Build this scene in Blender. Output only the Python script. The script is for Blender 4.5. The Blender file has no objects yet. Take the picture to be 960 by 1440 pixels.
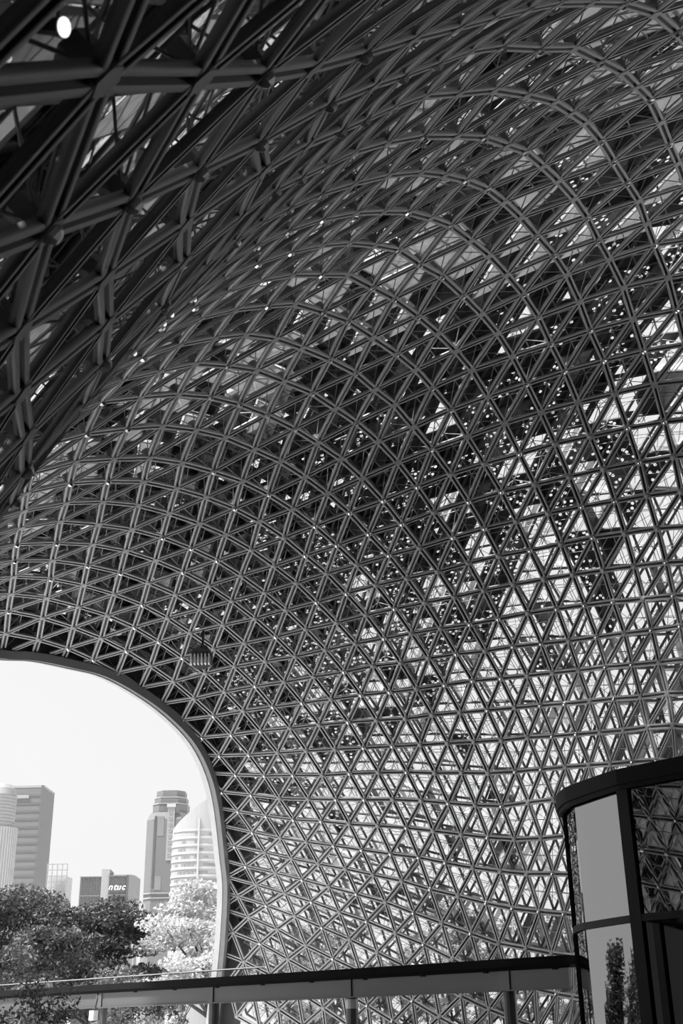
import bpy, bmesh, math, random
import numpy as np
from mathutils import Vector, Matrix

random.seed(7)
rng = np.random.RandomState(11)
scene = bpy.context.scene
COL = scene.collection

# ---------------------------------------------------------------- camera
EYE = Vector((0.0, 0.0, 1.6))
PITCH, ROLL = math.radians(23.9), math.radians(0.9)
fwd = Vector((0, math.cos(PITCH), math.sin(PITCH)))
up0 = Vector((0, -math.sin(PITCH), math.cos(PITCH)))
rt0 = Vector((1, 0, 0))
cup = math.cos(ROLL) * up0 + math.sin(ROLL) * rt0
crt = math.cos(ROLL) * rt0 - math.sin(ROLL) * up0
cam = bpy.data.cameras.new('camera')
camo = bpy.data.objects.new('camera', cam)
COL.objects.link(camo)
camo.matrix_world = Matrix(((crt.x, cup.x, -fwd.x, EYE.x), (crt.y, cup.y, -fwd.y, EYE.y),
                            (crt.z, cup.z, -fwd.z, EYE.z), (0, 0, 0, 1)))
cam.sensor_fit = 'VERTICAL'
cam.sensor_height = 36.0
cam.lens = 1650.0 / 1440.0 * 36.0
cam.clip_start, cam.clip_end = 0.05, 3000
cam.dof.use_dof = True
cam.dof.focus_distance = 36.0
cam.dof.aperture_fstop = 3.2
scene.camera = camo

# ---------------------------------------------------------------- sky, sun, exposure
world = bpy.data.worlds.new('sky')
scene.world = world
world.use_nodes = True
wn, wl = world.node_tree.nodes, world.node_tree.links
bg = wn['Background']
tc = wn.new('ShaderNodeTexCoord')
ns = wn.new('ShaderNodeTexNoise')
ns.inputs['Scale'].default_value = 1.6
ns.inputs['Detail'].default_value = 4
cr = wn.new('ShaderNodeValToRGB')
cr.color_ramp.elements[0].position, cr.color_ramp.elements[1].position = 0.3, 0.7
cr.color_ramp.elements[0].color = (0.885, 0.885, 0.885, 1)
cr.color_ramp.elements[1].color = (0.95, 0.95, 0.95, 1)
wl.new(tc.outputs['Generated'], ns.inputs['Vector'])
wl.new(ns.outputs['Fac'], cr.inputs['Fac'])
wl.new(cr.outputs['Color'], bg.inputs['Color'])
bg.inputs['Strength'].default_value = 1.0
sun = bpy.data.lights.new('sun', 'SUN')
sun.energy = 13.0
sun.angle = math.radians(6)
suno = bpy.data.objects.new('sun', sun)
COL.objects.link(suno)
suno.rotation_euler = Vector((0.42, 0.18, -0.9)).to_track_quat('-Z', 'Y').to_euler()
scene.view_settings.view_transform = 'Standard'
scene.view_settings.look = 'None'
scene.view_settings.exposure = 0.0
scene.view_settings.gamma = 1.0
scene.view_settings.use_curve_mapping = False
scene.cycles.max_bounces = 8
scene.cycles.diffuse_bounces = 4
scene.cycles.glossy_bounces = 3
scene.cycles.transparent_max_bounces = 24
scene.cycles.caustics_reflective = False
scene.cycles.caustics_refractive = False


# ---------------------------------------------------------------- helpers
def mat(name, v, rough=0.6, metal=0.0, noise=0.12, scale=3.0, spec=0.5, trans=0.0):
    m = bpy.data.materials.new(name)
    m.use_nodes = True
    n, l = m.node_tree.nodes, m.node_tree.links
    b = n['Principled BSDF']
    b.inputs['Roughness'].default_value = rough
    b.inputs['Metallic'].default_value = metal
    b.inputs['Specular IOR Level'].default_value = spec
    t = n.new('ShaderNodeTexCoord')
    x = n.new('ShaderNodeTexNoise')
    x.inputs['Scale'].default_value = scale
    x.inputs['Detail'].default_value = 3
    r = n.new('ShaderNodeValToRGB')
    a, c = max(0, v * (1 - noise)), min(1, v * (1 + noise))
    r.color_ramp.elements[0].color = (a, a, a, 1)
    r.color_ramp.elements[1].color = (c, c, c, 1)
    r.color_ramp.elements[0].position, r.color_ramp.elements[1].position = 0.3, 0.7
    l.new(t.outputs['Object'], x.inputs['Vector'])
    l.new(x.outputs['Fac'], r.inputs['Fac'])
    l.new(r.outputs['Color'], b.inputs['Base Color'])
    if trans:
        o = n['Material Output']
        tr = n.new('ShaderNodeBsdfTranslucent')
        tr.inputs['Color'].default_value = (v, v, v, 1)
        mx = n.new('ShaderNodeMixShader')
        mx.inputs['Fac'].default_value = trans
        l.new(b.outputs[0], mx.inputs[1])
        l.new(tr.outputs[0], mx.inputs[2])
        l.new(mx.outputs[0], o.inputs['Surface'])
    return m


def glass(name, tint, refl, rough=0.02, fres=True):
    m = bpy.data.materials.new(name)
    m.use_nodes = True
    n, l = m.node_tree.nodes, m.node_tree.links
    n.remove(n['Principled BSDF'])
    o = n['Material Output']
    tr = n.new('ShaderNodeBsdfTransparent')
    tr.inputs['Color'].default_value = (tint, tint, tint, 1)
    gl = n.new('ShaderNodeBsdfGlossy')
    gl.inputs['Roughness'].default_value = rough
    gl.inputs['Color'].default_value = (0.95, 0.95, 0.95, 1)
    mx = n.new('ShaderNodeMixShader')
    if fres:
        lw = n.new('ShaderNodeLayerWeight')
        lw.inputs['Blend'].default_value = 0.35
        mp = n.new('ShaderNodeMapRange')
        mp.inputs['To Min'].default_value = refl
        mp.inputs['To Max'].default_value = min(1.0, refl + 0.6)
        l.new(lw.outputs['Fresnel'], mp.inputs['Value'])
        l.new(mp.outputs['Result'], mx.inputs['Fac'])
    else:
        mx.inputs['Fac'].default_value = refl
    l.new(tr.outputs[0], mx.inputs[1])
    l.new(gl.outputs[0], mx.inputs[2])
    l.new(mx.outputs[0], o.inputs['Surface'])
    return m


def mesh_np(name, V, Fc, mats, mi=None, smooth=False):
    """V (n,3); Fc list of arrays (m,k) of polygon indices; mi list of material indices per array."""
    me = bpy.data.meshes.new(name)
    V = np.asarray(V, dtype=np.float32)
    me.vertices.add(len(V))
    me.vertices.foreach_set('co', V.ravel())
    loops = np.concatenate([f.ravel() for f in Fc]).astype(np.int32)
    tot = np.concatenate([np.full(len(f), f.shape[1], dtype=np.int32) for f in Fc])
    me.loops.add(len(loops))
    me.loops.foreach_set('vertex_index', loops)
    me.polygons.add(len(tot))
    st = np.concatenate([[0], np.cumsum(tot)[:-1]]).astype(np.int32)
    me.polygons.foreach_set('loop_start', st)
    me.polygons.foreach_set('loop_total', tot)
    for m in mats:
        me.materials.append(m)
    if mi is not None:
        me.polygons.foreach_set('material_index', np.concatenate(
            [np.full(len(f), k, dtype=np.int32) if np.isscalar(k) else np.asarray(k, dtype=np.int32) for f, k in zip(Fc, mi)]))
    if smooth:
        me.polygons.foreach_set('use_smooth', np.ones(len(tot), dtype=bool))
    me.update(calc_edges=True)
    me.validate()
    return me


def link(name, me, parent=None, **props):
    o = bpy.data.objects.new(name, me)
    COL.objects.link(o)
    if parent is not None:
        o.parent = parent
    for k, v in props.items():
        o[k] = v
    return o


def thing(name, label, cat, loc=(0, 0, 0), rz=0.0, group=None):
    o = bpy.data.objects.new(name, None)
    o.empty_display_size = 0.3
    COL.objects.link(o)
    o.location = loc
    o.rotation_euler = (0, 0, rz)
    o['label'] = label
    o['category'] = cat
    if group:
        o['group'] = group
    return o


class MB:
    """collects boxes, prisms, tubes and loose polygons into one mesh"""

    def __init__(self):
        self.v, self.f, self.m = [], [], []

    def poly(self, pts, m=0):
        b = len(self.v)
        self.v += [tuple(p) for p in pts]
        self.f.append(tuple(range(b, b + len(pts))))
        self.m.append(m)

    def box(self, c, s, rz=0.0, m=0):
        cx, cy, cz = c
        ca, sa = math.cos(rz), math.sin(rz)
        b = len(self.v)
        for dz in (-.5, .5):
            for dx, dy in ((-.5, -.5), (.5, -.5), (.5, .5), (-.5, .5)):
                x, y = dx * s[0], dy * s[1]
                self.v.append((cx + x * ca - y * sa, cy + x * sa + y * ca, cz + dz * s[2]))
        for q in ((0, 3, 2, 1), (4, 5, 6, 7), (0, 1, 5, 4), (1, 2, 6, 5), (2, 3, 7, 6), (3, 0, 4, 7)):
            self.f.append(tuple(b + k for k in q))
            self.m.append(m)

    def prism(self, pts, z0, z1, m=0, cap=True, taper=None):
        b = len(self.v)
        n = len(pts)
        self.v += [(p[0], p[1], z0) for p in pts]
        if callable(z1):
            self.v += [(p[0], p[1], z1(p)) for p in pts]
        else:
            self.v += [(p[0], p[1], z1) for p in (taper or pts)]
        for k in range(n):
            self.f.append((b + k, b + (k + 1) % n, b + n + (k + 1) % n, b + n + k))
            self.m.append(m)
        if cap:
            self.f.append(tuple(b + n + k for k in range(n)))
            self.f.append(tuple(b + n - 1 - k for k in range(n)))
            self.m += [m, m]

    def beam(self, p, q, w, h, upv=(0, 0, 1), m=0):
        p, q = Vector(p), Vector(q)
        x = (q - p).normalized()
        y = Vector(upv).cross(x)
        if y.length < 1e-4:
            y = Vector((1, 0, 0))
        y.normalize()
        z = x.cross(y)
        b = len(self.v)
        for e in (p, q):
            for sy, sz in ((-1, -1), (1, -1), (1, 1), (-1, 1)):
                self.v.append(tuple(e + y * (sy * w / 2) + z * (sz * h / 2)))
        for q4 in ((0, 3, 2, 1), (4, 5, 6, 7), (0, 1, 5, 4), (1, 2, 6, 5), (2, 3, 7, 6), (3, 0, 4, 7)):
            self.f.append(tuple(b + k for k in q4))
            self.m.append(m)

    def tube(self, pts, radii, n=8, m=0, cap=True):
        pts = [Vector(p) for p in pts]
        b0 = len(self.v)
        prev = None
        for i, p in enumerate(pts):
            d = (pts[min(i + 1, len(pts) - 1)] - pts[max(i - 1, 0)]).normalized()
            a = Vector((0, 0, 1)) if abs(d.z) < 0.9 else Vector((1, 0, 0))
            if prev is not None:
                a = prev
            y = (a - d * a.dot(d)).normalized()
            prev = y
            z = d.cross(y)
            for k in range(n):
                t = 2 * math.pi * k / n
                self.v.append(tuple(p + (y * math.cos(t) + z * math.sin(t)) * radii[i]))
        for i in range(len(pts) - 1):
            for k in range(n):
                a, b = b0 + i * n + k, b0 + i * n + (k + 1) % n
                self.f.append((a, b, b + n, a + n))
                self.m.append(m)
        if cap:
            self.f.append(tuple(b0 + n - 1 - k for k in range(n)))
            e = b0 + (len(pts) - 1) * n
            self.f.append(tuple(e + k for k in range(n)))
            self.m += [m, m]

    def build(self, name, mats, parent=None, smooth=False, **props):
        me = bpy.data.meshes.new(name)
        me.from_pydata(self.v, [], self.f)
        if not isinstance(mats, (list, tuple)):
            mats = [mats]
        for x in mats:
            me.materials.append(x)
        me.polygons.foreach_set('material_index', self.m)
        if smooth:
            me.polygons.foreach_set('use_smooth', [True] * len(self.f))
        me.update()
        return link(name, me, parent, **props)


M_steel = mat('painted_steel', 0.27, 0.45, noise=0.06, scale=1.2)
M_slot = mat('slot_gasket', 0.02, 0.6)  # shade inside the bar slot, painted near-black
M_hub = mat('hub_steel', 0.22, 0.4, noise=0.1)
M_cap = mat('hub_cap_polished', 0.75, 0.2, metal=1.0, noise=0.05)
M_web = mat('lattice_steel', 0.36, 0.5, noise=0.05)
M_grey = mat('pale_aluminium_panel', 0.62, 0.45, noise=0.08, scale=0.6)  # panels whose inner face catches light, painted as a paler tone
M_dark = mat('charcoal_panel', 0.035, 0.6, noise=0.2, scale=0.6)  # panels whose inner face is unlit, painted as a dark tone
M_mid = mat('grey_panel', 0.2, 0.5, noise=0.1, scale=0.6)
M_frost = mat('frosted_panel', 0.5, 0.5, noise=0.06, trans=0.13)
M_webd = mat('outer_lattice_steel', 0.10, 0.6, noise=0.05)  # unlit look of the outer tubes put into a darker grey
M_pane = glass('clear_shell_glass', 0.93, 0.03)
M_arch = mat('arch_beam_paint', 0.13, 0.45, noise=0.05)
M_archl = mat('arch_strip_paint', 0.4, 0.4, noise=0.04)
M_floor = mat('paving_stone', 0.74, 0.7, noise=0.12, scale=0.8)  # kept pale so the unseen ground bounces light up into the shell

# ---------------------------------------------------------------- the ground, plus added slabs that block sky light
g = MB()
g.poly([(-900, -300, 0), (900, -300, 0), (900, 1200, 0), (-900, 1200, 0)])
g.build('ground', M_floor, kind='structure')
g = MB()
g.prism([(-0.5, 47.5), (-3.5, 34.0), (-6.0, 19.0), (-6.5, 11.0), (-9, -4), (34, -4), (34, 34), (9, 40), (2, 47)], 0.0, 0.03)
g.build('floor', mat('granite_floor', 0.07, 0.5, noise=0.1, scale=2.0), kind='structure')  # unseen floor, its dark tone and outline shaped to limit bounced light
w = MB()
w.box((12, -4.3, 7.5), (44, 0.6, 15.4))  # unseen slab behind the eye, added to block sky light
cl = MB()
cl.box((12, -1.0, 15.35), (44, 7.2, 0.3))  # unseen slab overhead, added to stop sky light leaking in
cl.build('ceiling', mat('dark_soffit', 0.08, 0.7), kind='structure')
wl_ = MB()
wl_.box((-8.6, 0.2, 7.6), (0.5, 9.6, 15.2))  # unseen slab on the left, added against low sky light
wl_.build('wall_left', mat('dark_stone_left_wall', 0.1, 0.6), kind='structure')
wr = MB()
wr.box((18.6, 9.7, 7.2), (0.6, 27.4, 14.4))  # unseen slab closing the right, added to keep sky light out
wr.build('wall_right', mat('dark_stone_side_wall', 0.1, 0.6), kind='structure')
w.build('wall_back', mat('dark_stone_wall', 0.12, 0.6), kind='structure')

# ---------------------------------------------------------------- the triangulated shell
# surveyed node positions of the inner grid, in centimetres: row i, first j, then x,y,z per node
TABLE = """-11:-13:-435,4912,222 -470,4910,344 -512,4888,455 -558,4846,553 -603,4785,638 -646,4711,712 -685,4628,778 -723,4542,838 -762,4455,895 -807,4367,946 -856,4276,991 -909,4183,1028 -965,4087,1057 -1020,3986,1078 -1074,3881,1091 -1125,3771,1096
-10:-13:-340,4848,173 -368,4853,298 -406,4841,415 -448,4811,518 -491,4762,603 -532,4696,673 -570,4620,737 -607,4537,798 -645,4451,857 -688,4364,911 -736,4274,960 -787,4183,1001 -842,4089,1035 -897,3991,1062 -952,3891,1081 -1005,3788,1095
-9:-13:-250,4776,120 -268,4790,243 -299,4787,363 -338,4767,474 -380,4730,566 -419,4675,637 -456,4606,701 -491,4528,761 -528,4444,821 -570,4359,879 -616,4271,931 -667,4181,977 -720,4088,1016 -774,3994,1048 -829,3897,1074 -884,3799,1094
-8:-13:-164,4697,63 -172,4718,184 -194,4725,302 -229,4715,414 -269,4689,518 -307,4645,600 -342,4585,668 -376,4514,727 -412,4434,789 -452,4350,850 -499,4264,906 -548,4176,956 -600,4085,1000 -653,3993,1037 -708,3899,1069 -763,3804,1094 -818,3709,1115 -871,3617,1131 -923,3526,1139 -976,3436,1140 -1032,3347,1133 -1094,3258,1119 -1162,3171,1098 -1232,3086,1069 -1300,3003,1028 -1364,2922,973 -1420,2845,904 -1467,2772,822 -1504,2706,729 -1530,2645,627
-7:-13:-84,4611,6 -83,4639,125 -96,4653,242 -122,4654,355 -159,4638,457 -198,4605,557 -232,4556,633 -264,4493,699 -299,4418,762 -339,4338,823 -386,4253,884 -436,4167,937 -485,4078,986 -536,3988,1029 -590,3896,1066 -645,3802,1097 -700,3708,1124 -755,3614,1146 -809,3521,1163 -862,3428,1172 -919,3335,1172 -982,3243,1164 -1051,3152,1149 -1123,3062,1123 -1194,2976,1085 -1261,2893,1032 -1321,2813,966 -1373,2738,888 -1415,2667,800 -1448,2603,703 -1470,2545,598
-6:-13:-9,4518,-48 -1,4552,68 -7,4573,184 -25,4582,298 -57,4576,405 -95,4555,511 -132,4517,598 -164,4463,670 -201,4396,736 -238,4320,799 -284,4238,863 -331,4153,922 -379,4066,976 -427,3978,1024 -478,3888,1066 -533,3795,1103 -588,3702,1134 -644,3608,1161 -700,3513,1183 -756,3418,1198 -812,3323,1205 -875,3228,1203 -942,3134,1192 -1014,3041,1173 -1087,2951,1138 -1156,2865,1089 -1220,2783,1027 -1277,2705,954 -1324,2631,869 -1362,2563,776 -1390,2501,675 -1408,2446,569
-5:-12:74,4458,14 76,4486,129 64,4502,244 40,4505,357 4,4494,465 -31,4468,556 -67,4425,640 -103,4367,713 -143,4297,780 -186,4219,846 -232,4137,906 -278,4051,968 -326,3964,1022 -378,3875,1070 -429,3784,1112 -483,3691,1147 -537,3598,1178 -596,3502,1202 -655,3405,1221 -713,3309,1231 -774,3212,1233 -839,3115,1230 -908,3019,1218 -979,2928,1186 -1050,2840,1142 -1117,2755,1085 -1178,2674,1016 -1231,2597,936 -1274,2526,847 -1308,2460,751 -1332,2400,648 -1345,2346,539
-4:-12:144,4359,-36 152,4393,76 148,4415,191 130,4426,305 101,4425,415 67,4410,519 32,4379,609 -6,4332,690 -45,4271,762 -88,4198,836 -130,4119,899 -179,4035,965 -227,3949,1024 -280,3860,1078 -330,3769,1124 -383,3677,1164 -436,3583,1199 -497,3488,1222 -556,3391,1244 -614,3293,1258 -675,3195,1262 -737,3099,1256 -803,3002,1247 -872,2907,1225 -943,2816,1190 -1013,2728,1139 -1078,2645,1075 -1135,2566,1000 -1184,2491,916 -1223,2421,824 -1252,2356,725 -1271,2298,620 -1279,2246,511
-3:-12:208,4255,-82 225,4295,26 227,4323,139 216,4341,253 193,4348,366 165,4343,473 132,4324,575 91,4290,663 53,4241,742 10,4176,821 -34,4102,893 -79,4020,960 -130,3934,1026 -181,3845,1083 -233,3755,1132 -284,3662,1177 -342,3568,1215 -399,3472,1244 -460,3375,1265 -515,3278,1280 -574,3179,1287 -636,3081,1285 -701,2983,1276 -766,2887,1260 -836,2793,1231 -908,2703,1187 -975,2617,1129 -1037,2535,1060 -1090,2458,981 -1135,2385,894 -1170,2316,799 -1195,2253,699 -1209,2197,593 -1211,2147,483
-2:-11:291,4191,-20 302,4226,88 299,4250,200 283,4264,314 258,4268,429 227,4261,531 189,4240,636 152,4204,722 109,4151,810 63,4084,888 14,4006,962 -34,3921,1027 -84,3832,1089 -137,3741,1140 -190,3648,1185 -245,3553,1226 -303,3458,1256 -360,3360,1283 -418,3262,1299 -477,3162,1310 -539,3063,1310 -600,2965,1304 -667,2867,1288 -735,2771,1265 -803,2678,1229 -872,2590,1179 -937,2506,1116 -995,2426,1042 -1045,2350,961 -1086,2278,871 -1116,2211,776 -1136,2150,674 -1144,2096,567 -1141,2048,456
-1:-11:348,4082,-59 370,4122,44 376,4153,152 368,4174,263 347,4186,376 317,4189,491 282,4181,600 246,4158,703 206,4119,797 160,4063,883 112,3992,961 62,3910,1028 12,3821,1094 -42,3729,1148 -96,3635,1197 -151,3540,1236 -207,3443,1270 -264,3345,1297 -324,3245,1318 -381,3146,1330 -442,3046,1334 -503,2946,1330 -565,2847,1319 -631,2750,1298 -698,2656,1265 -768,2564,1225 -834,2478,1168 -896,2396,1100 -952,2318,1024 -998,2243,940 -1034,2172,850 -1059,2107,753 -1074,2048,650 -1077,1996,543 -1068,1951,431
0:-11:392,3967,-90 427,4012,9 445,4049,112 446,4077,219 431,4097,331 405,4108,451 369,4110,570 332,4102,677 294,4078,779 255,4036,873 206,3975,958 158,3900,1029 106,3813,1097 54,3720,1157 1,3624,1208 -56,3527,1252 -113,3428,1288 -170,3329,1317 -227,3230,1337 -288,3129,1353 -346,3028,1360 -406,2928,1357 -468,2828,1348 -530,2730,1330 -594,2634,1303 -663,2539,1271 -729,2451,1218 -795,2367,1156 -856,2286,1084 -908,2209,1006 -950,2135,921 -980,2066,830 -1000,2003,732 -1008,1947,628 -1006,1898,520 -994,1855,408 -973,1819,295 -943,1787,182 -905,1761,70 -860,1740,-41
1:-10:468,3897,-18 500,3939,82 513,3973,187 507,4000,297 484,4019,413 453,4031,538 417,4034,651 383,4025,758 343,4000,857 299,3953,949 251,3887,1030 201,3806,1099 147,3714,1164 94,3615,1224 39,3517,1268 -19,3417,1304 -78,3316,1335 -134,3215,1360 -193,3114,1375 -250,3012,1384 -312,2910,1387 -371,2811,1378 -435,2711,1364 -495,2612,1343 -561,2517,1310 -624,2426,1267 -693,2339,1210 -758,2256,1142 -816,2177,1069 -862,2101,990 -898,2028,904 -922,1961,811 -936,1901,712 -940,1848,607 -934,1802,498 -920,1761,387 -897,1726,275 -868,1695,162 -832,1668,51 -790,1644,-60
2:-10:490,3777,-33 537,3823,61 565,3862,163 571,3895,273 556,3921,391 526,3942,512 496,3955,629 463,3959,737 428,3949,840 386,3919,942 340,3868,1030 288,3795,1107 235,3708,1172 182,3612,1231 127,3511,1281 71,3408,1324 12,3305,1357 -45,3203,1384 -104,3101,1400 -159,2998,1413 -220,2894,1418 -278,2793,1412 -341,2693,1399 -401,2594,1378 -464,2496,1351 -528,2404,1310 -590,2313,1263 -658,2228,1201 -720,2147,1130 -772,2068,1056 -812,1993,977 -841,1923,889 -860,1859,794 -869,1802,693 -869,1752,587 -861,1707,478 -846,1668,366 -824,1632,254 -797,1600,142 -764,1571,31 -727,1544,-80
3:-10:493,3656,-39 553,3703,50 596,3746,148 619,3784,254 618,3816,369 594,3843,493 568,3865,609 539,3880,719 506,3885,825 467,3872,930 424,3837,1026 378,3779,1110 325,3700,1181 270,3607,1244 214,3507,1295 158,3403,1341 101,3298,1380 44,3194,1406 -14,3091,1426 -73,2986,1441 -131,2883,1447 -189,2780,1445 -249,2678,1435 -311,2578,1415 -373,2479,1390 -433,2383,1356 -495,2292,1309 -554,2202,1259 -620,2119,1193 -675,2038,1125 -721,1961,1049 -755,1888,966 -779,1821,876 -793,1760,778 -799,1705,675 -797,1657,567 -788,1613,458 -774,1574,346 -754,1537,234 -730,1502,122 -702,1470,11
4:-10:475,3537,-34 549,3582,48 607,3627,140 645,3669,243 661,3706,355 653,3738,476 634,3765,597 610,3788,707 581,3804,821 548,3808,921 508,3792,1020 464,3751,1109 414,3685,1189 358,3601,1254 305,3504,1309 251,3400,1358 194,3294,1398 137,3188,1431 77,3083,1456 23,2977,1476 -36,2872,1487 -93,2768,1488 -152,2663,1483 -211,2562,1466 -271,2460,1447 -328,2363,1415 -388,2268,1376 -446,2180,1324 -509,2092,1267 -568,2010,1200 -622,1931,1124 -663,1857,1042 -692,1786,955 -711,1722,861 -722,1663,761 -726,1611,656 -724,1563,548 -717,1519,438 -705,1478,327 -689,1438,215 -670,1401,103 -646,1365,-10
5:-11:343,3386,-81 440,3423,-20 527,3464,53 599,3508,138 653,3550,236 685,3590,344 695,3626,460 687,3658,581 670,3687,699 646,3710,813 619,3728,911 584,3728,1013 547,3707,1105 502,3660,1189 450,3589,1259 396,3500,1319 343,3398,1374 287,3292,1418 228,3186,1453 172,3079,1483 117,2972,1509 58,2864,1527 1,2758,1534 -57,2654,1528 -111,2551,1515 -172,2448,1498 -228,2348,1472 -283,2251,1437 -339,2158,1392 -401,2070,1336 -458,1983,1278 -512,1905,1202 -563,1829,1118 -598,1757,1034 -623,1689,942 -640,1626,845 -650,1569,742 -654,1517,636 -653,1468,528 -648,1423,418 -641,1379,308 -630,1337,196 -615,1295,84
6:-12:170,3267,-83 284,3288,-45 391,3316,5 488,3351,67 573,3390,143 642,3432,232 691,3473,334 718,3511,446 725,3547,563 717,3579,682 701,3608,794 678,3634,898 649,3649,998 619,3646,1095 581,3619,1185 535,3565,1265 484,3488,1331 434,3393,1392 380,3289,1443 326,3183,1482 266,3075,1517 213,2967,1547 156,2858,1570 100,2751,1580 42,2645,1580 -10,2542,1565 -65,2437,1550 -127,2337,1524 -182,2238,1495 -236,2144,1451 -290,2052,1402 -347,1969,1336 -398,1886,1270 -454,1807,1193 -496,1731,1110 -528,1660,1021 -552,1594,926 -568,1532,826 -578,1475,722 -583,1422,617 -586,1372,509 -585,1324,400 -583,1278,289 -577,1232,178 -568,1185,67 -555,1138,-44
7:-7:616,3315,234 681,3355,327 725,3394,432 749,3431,546 753,3466,662 744,3499,775 729,3530,881 706,3555,981 682,3568,1079 651,3560,1176 618,3526,1261 575,3465,1341 525,3383,1406 472,3285,1462 420,3181,1508 366,3073,1547 308,2964,1583 250,2856,1608 194,2749,1620 140,2639,1627 88,2536,1613 39,2430,1599 -21,2328,1575 -81,2228,1545 -133,2130,1508 -188,2037,1460 -241,1951,1398 -295,1868,1332 -347,1788,1257 -391,1711,1179 -429,1636,1094 -459,1565,1002 -481,1499,906 -497,1437,806 -508,1379,703 -517,1325,598 -523,1273,491 -529,1223,382 -532,1173,273 -532,1123,163 -528,1073,53 -519,1022,-56
8:-5:718,3276,420 759,3314,528 778,3350,642 780,3385,755 769,3420,861 755,3452,962 740,3474,1062 717,3483,1161 693,3470,1251 658,3429,1341 615,3363,1414 565,3277,1475 516,3177,1529 462,3070,1575 404,2962,1614 348,2853,1643 296,2742,1666 239,2634,1672 191,2528,1664 139,2423,1646 79,2318,1626 21,2213,1603 -32,2116,1563 -88,2019,1520 -138,1933,1458 -192,1848,1394 -243,1767,1323 -291,1690,1244 -330,1614,1162 -364,1541,1075 -392,1470,983 -413,1403,886 -429,1340,787 -443,1281,685 -456,1225,580 -468,1171,474 -480,1118,366 -489,1064,257 -494,1011,149 -494,958,41 -489,906,-66
9:-3:792,3232,621 809,3268,735 807,3305,843 799,3342,941 791,3371,1042 780,3391,1144 763,3396,1239 733,3377,1334 698,3331,1416 657,3259,1487 610,3168,1549 560,3068,1596 505,2960,1641 451,2849,1680 396,2739,1703 343,2627,1719 293,2521,1711 240,2415,1696 185,2309,1676 125,2202,1653 74,2103,1615 21,2002,1577 -32,1915,1516 -84,1827,1455 -137,1746,1386 -187,1668,1310 -231,1592,1230 -270,1517,1145 -301,1444,1057 -326,1372,964 -346,1303,869 -364,1239,770 -382,1179,669 -402,1122,564 -422,1065,458 -440,1009,350 -453,953,244 -462,897,137 -465,842,31 -462,788,-75
10:-3:790,3116,600 827,3151,710 844,3187,821 840,3227,922 840,3263,1018 833,3291,1121 826,3309,1221 804,3309,1320 779,3283,1411 746,3229,1494 706,3152,1561 660,3060,1616 607,2954,1669 554,2845,1711 502,2736,1738 450,2623,1756 399,2514,1757 347,2407,1744 291,2299,1725 233,2191,1703 177,2092,1665 125,1989,1628 74,1898,1572 23,1809,1512 -28,1726,1445 -79,1646,1373 -129,1570,1296 -173,1494,1215 -210,1419,1129 -239,1344,1040 -262,1271,949 -283,1201,854 -305,1136,756 -330,1075,653 -358,1016,547 -384,956,442 -406,897,336 -423,838,232 -434,780,128 -439,723,23 -440,669,-83
11:-3:772,3001,581 827,3036,683 861,3072,791 877,3110,898 884,3149,996 883,3185,1096 881,3212,1199 872,3226,1298 856,3219,1398 832,3186,1489 799,3127,1566 758,3045,1631 707,2949,1688 657,2841,1738 606,2731,1772 553,2622,1790 504,2508,1799 450,2397,1793 396,2289,1774 341,2181,1750 288,2079,1715 234,1976,1677 185,1883,1624 134,1791,1567 84,1706,1502 33,1623,1435 -23,1545,1362 -75,1470,1283 -118,1395,1200 -152,1319,1114 -178,1242,1027 -200,1166,936 -224,1095,841 -254,1030,740 -289,968,635 -323,907,530 -353,845,426 -377,782,324 -395,720,222 -408,661,120 -417,604,16 -422,550,-90
12:-3:738,2888,569 810,2921,658 863,2958,759 898,2996,864 918,3035,968 929,3073,1070 933,3107,1175 933,3133,1274 927,3141,1378 911,3127,1478 884,3089,1565 855,3022,1639 811,2935,1705 760,2835,1760 713,2726,1800 658,2616,1826 611,2502,1839 560,2387,1841 509,2279,1821 450,2172,1796 398,2066,1764 347,1963,1724 298,1864,1678 244,1771,1623 195,1682,1562 145,1597,1498 84,1519,1427 28,1444,1350 -23,1369,1270 -65,1294,1186 -96,1216,1101 -120,1136,1014 -143,1059,924 -174,988,826 -215,924,721 -258,860,614 -295,796,512 -324,730,412 -348,664,314 -368,601,215 -384,541,114 -398,484,11
13:0:903,2881,829 941,2921,931 966,2961,1035 982,3000,1139 992,3032,1243 994,3053,1348 986,3056,1454 966,3036,1553 945,2988,1639 911,2916,1713 868,2822,1780 821,2720,1824 772,2610,1856 724,2495,1875 666,2382,1881 616,2276,1860 567,2164,1838 516,2057,1805 461,1952,1768 410,1852,1722 358,1753,1674 308,1664,1612 254,1575,1552 197,1494,1484 135,1415,1415 75,1341,1338 26,1266,1257 -13,1192,1171 -42,1112,1086 -67,1029,1000 -95,952,906 -139,883,802 -190,819,695 -233,752,592 -267,682,496 -294,613,402 -318,546,308 -341,482,211 -362,422,111
14:0:894,2767,800 950,2807,895 992,2849,995 1023,2891,1098 1045,2929,1202 1058,2959,1308 1062,2975,1416 1054,2971,1523 1037,2943,1621 1012,2886,1708 976,2807,1783 933,2712,1839 888,2606,1877 840,2493,1902 781,2377,1917 734,2269,1899 687,2157,1877 634,2052,1842 578,1943,1809 527,1836,1770 473,1734,1724 425,1642,1664 375,1551,1605 311,1466,1541 245,1385,1476 180,1312,1401 124,1235,1325 75,1163,1239 35,1089,1151 6,1009,1064 -27,927,974 -65,850,877 -124,784,767 -169,714,666 -203,640,574 -231,566,486 -258,495,397 -286,427,305 -313,363,209
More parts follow.
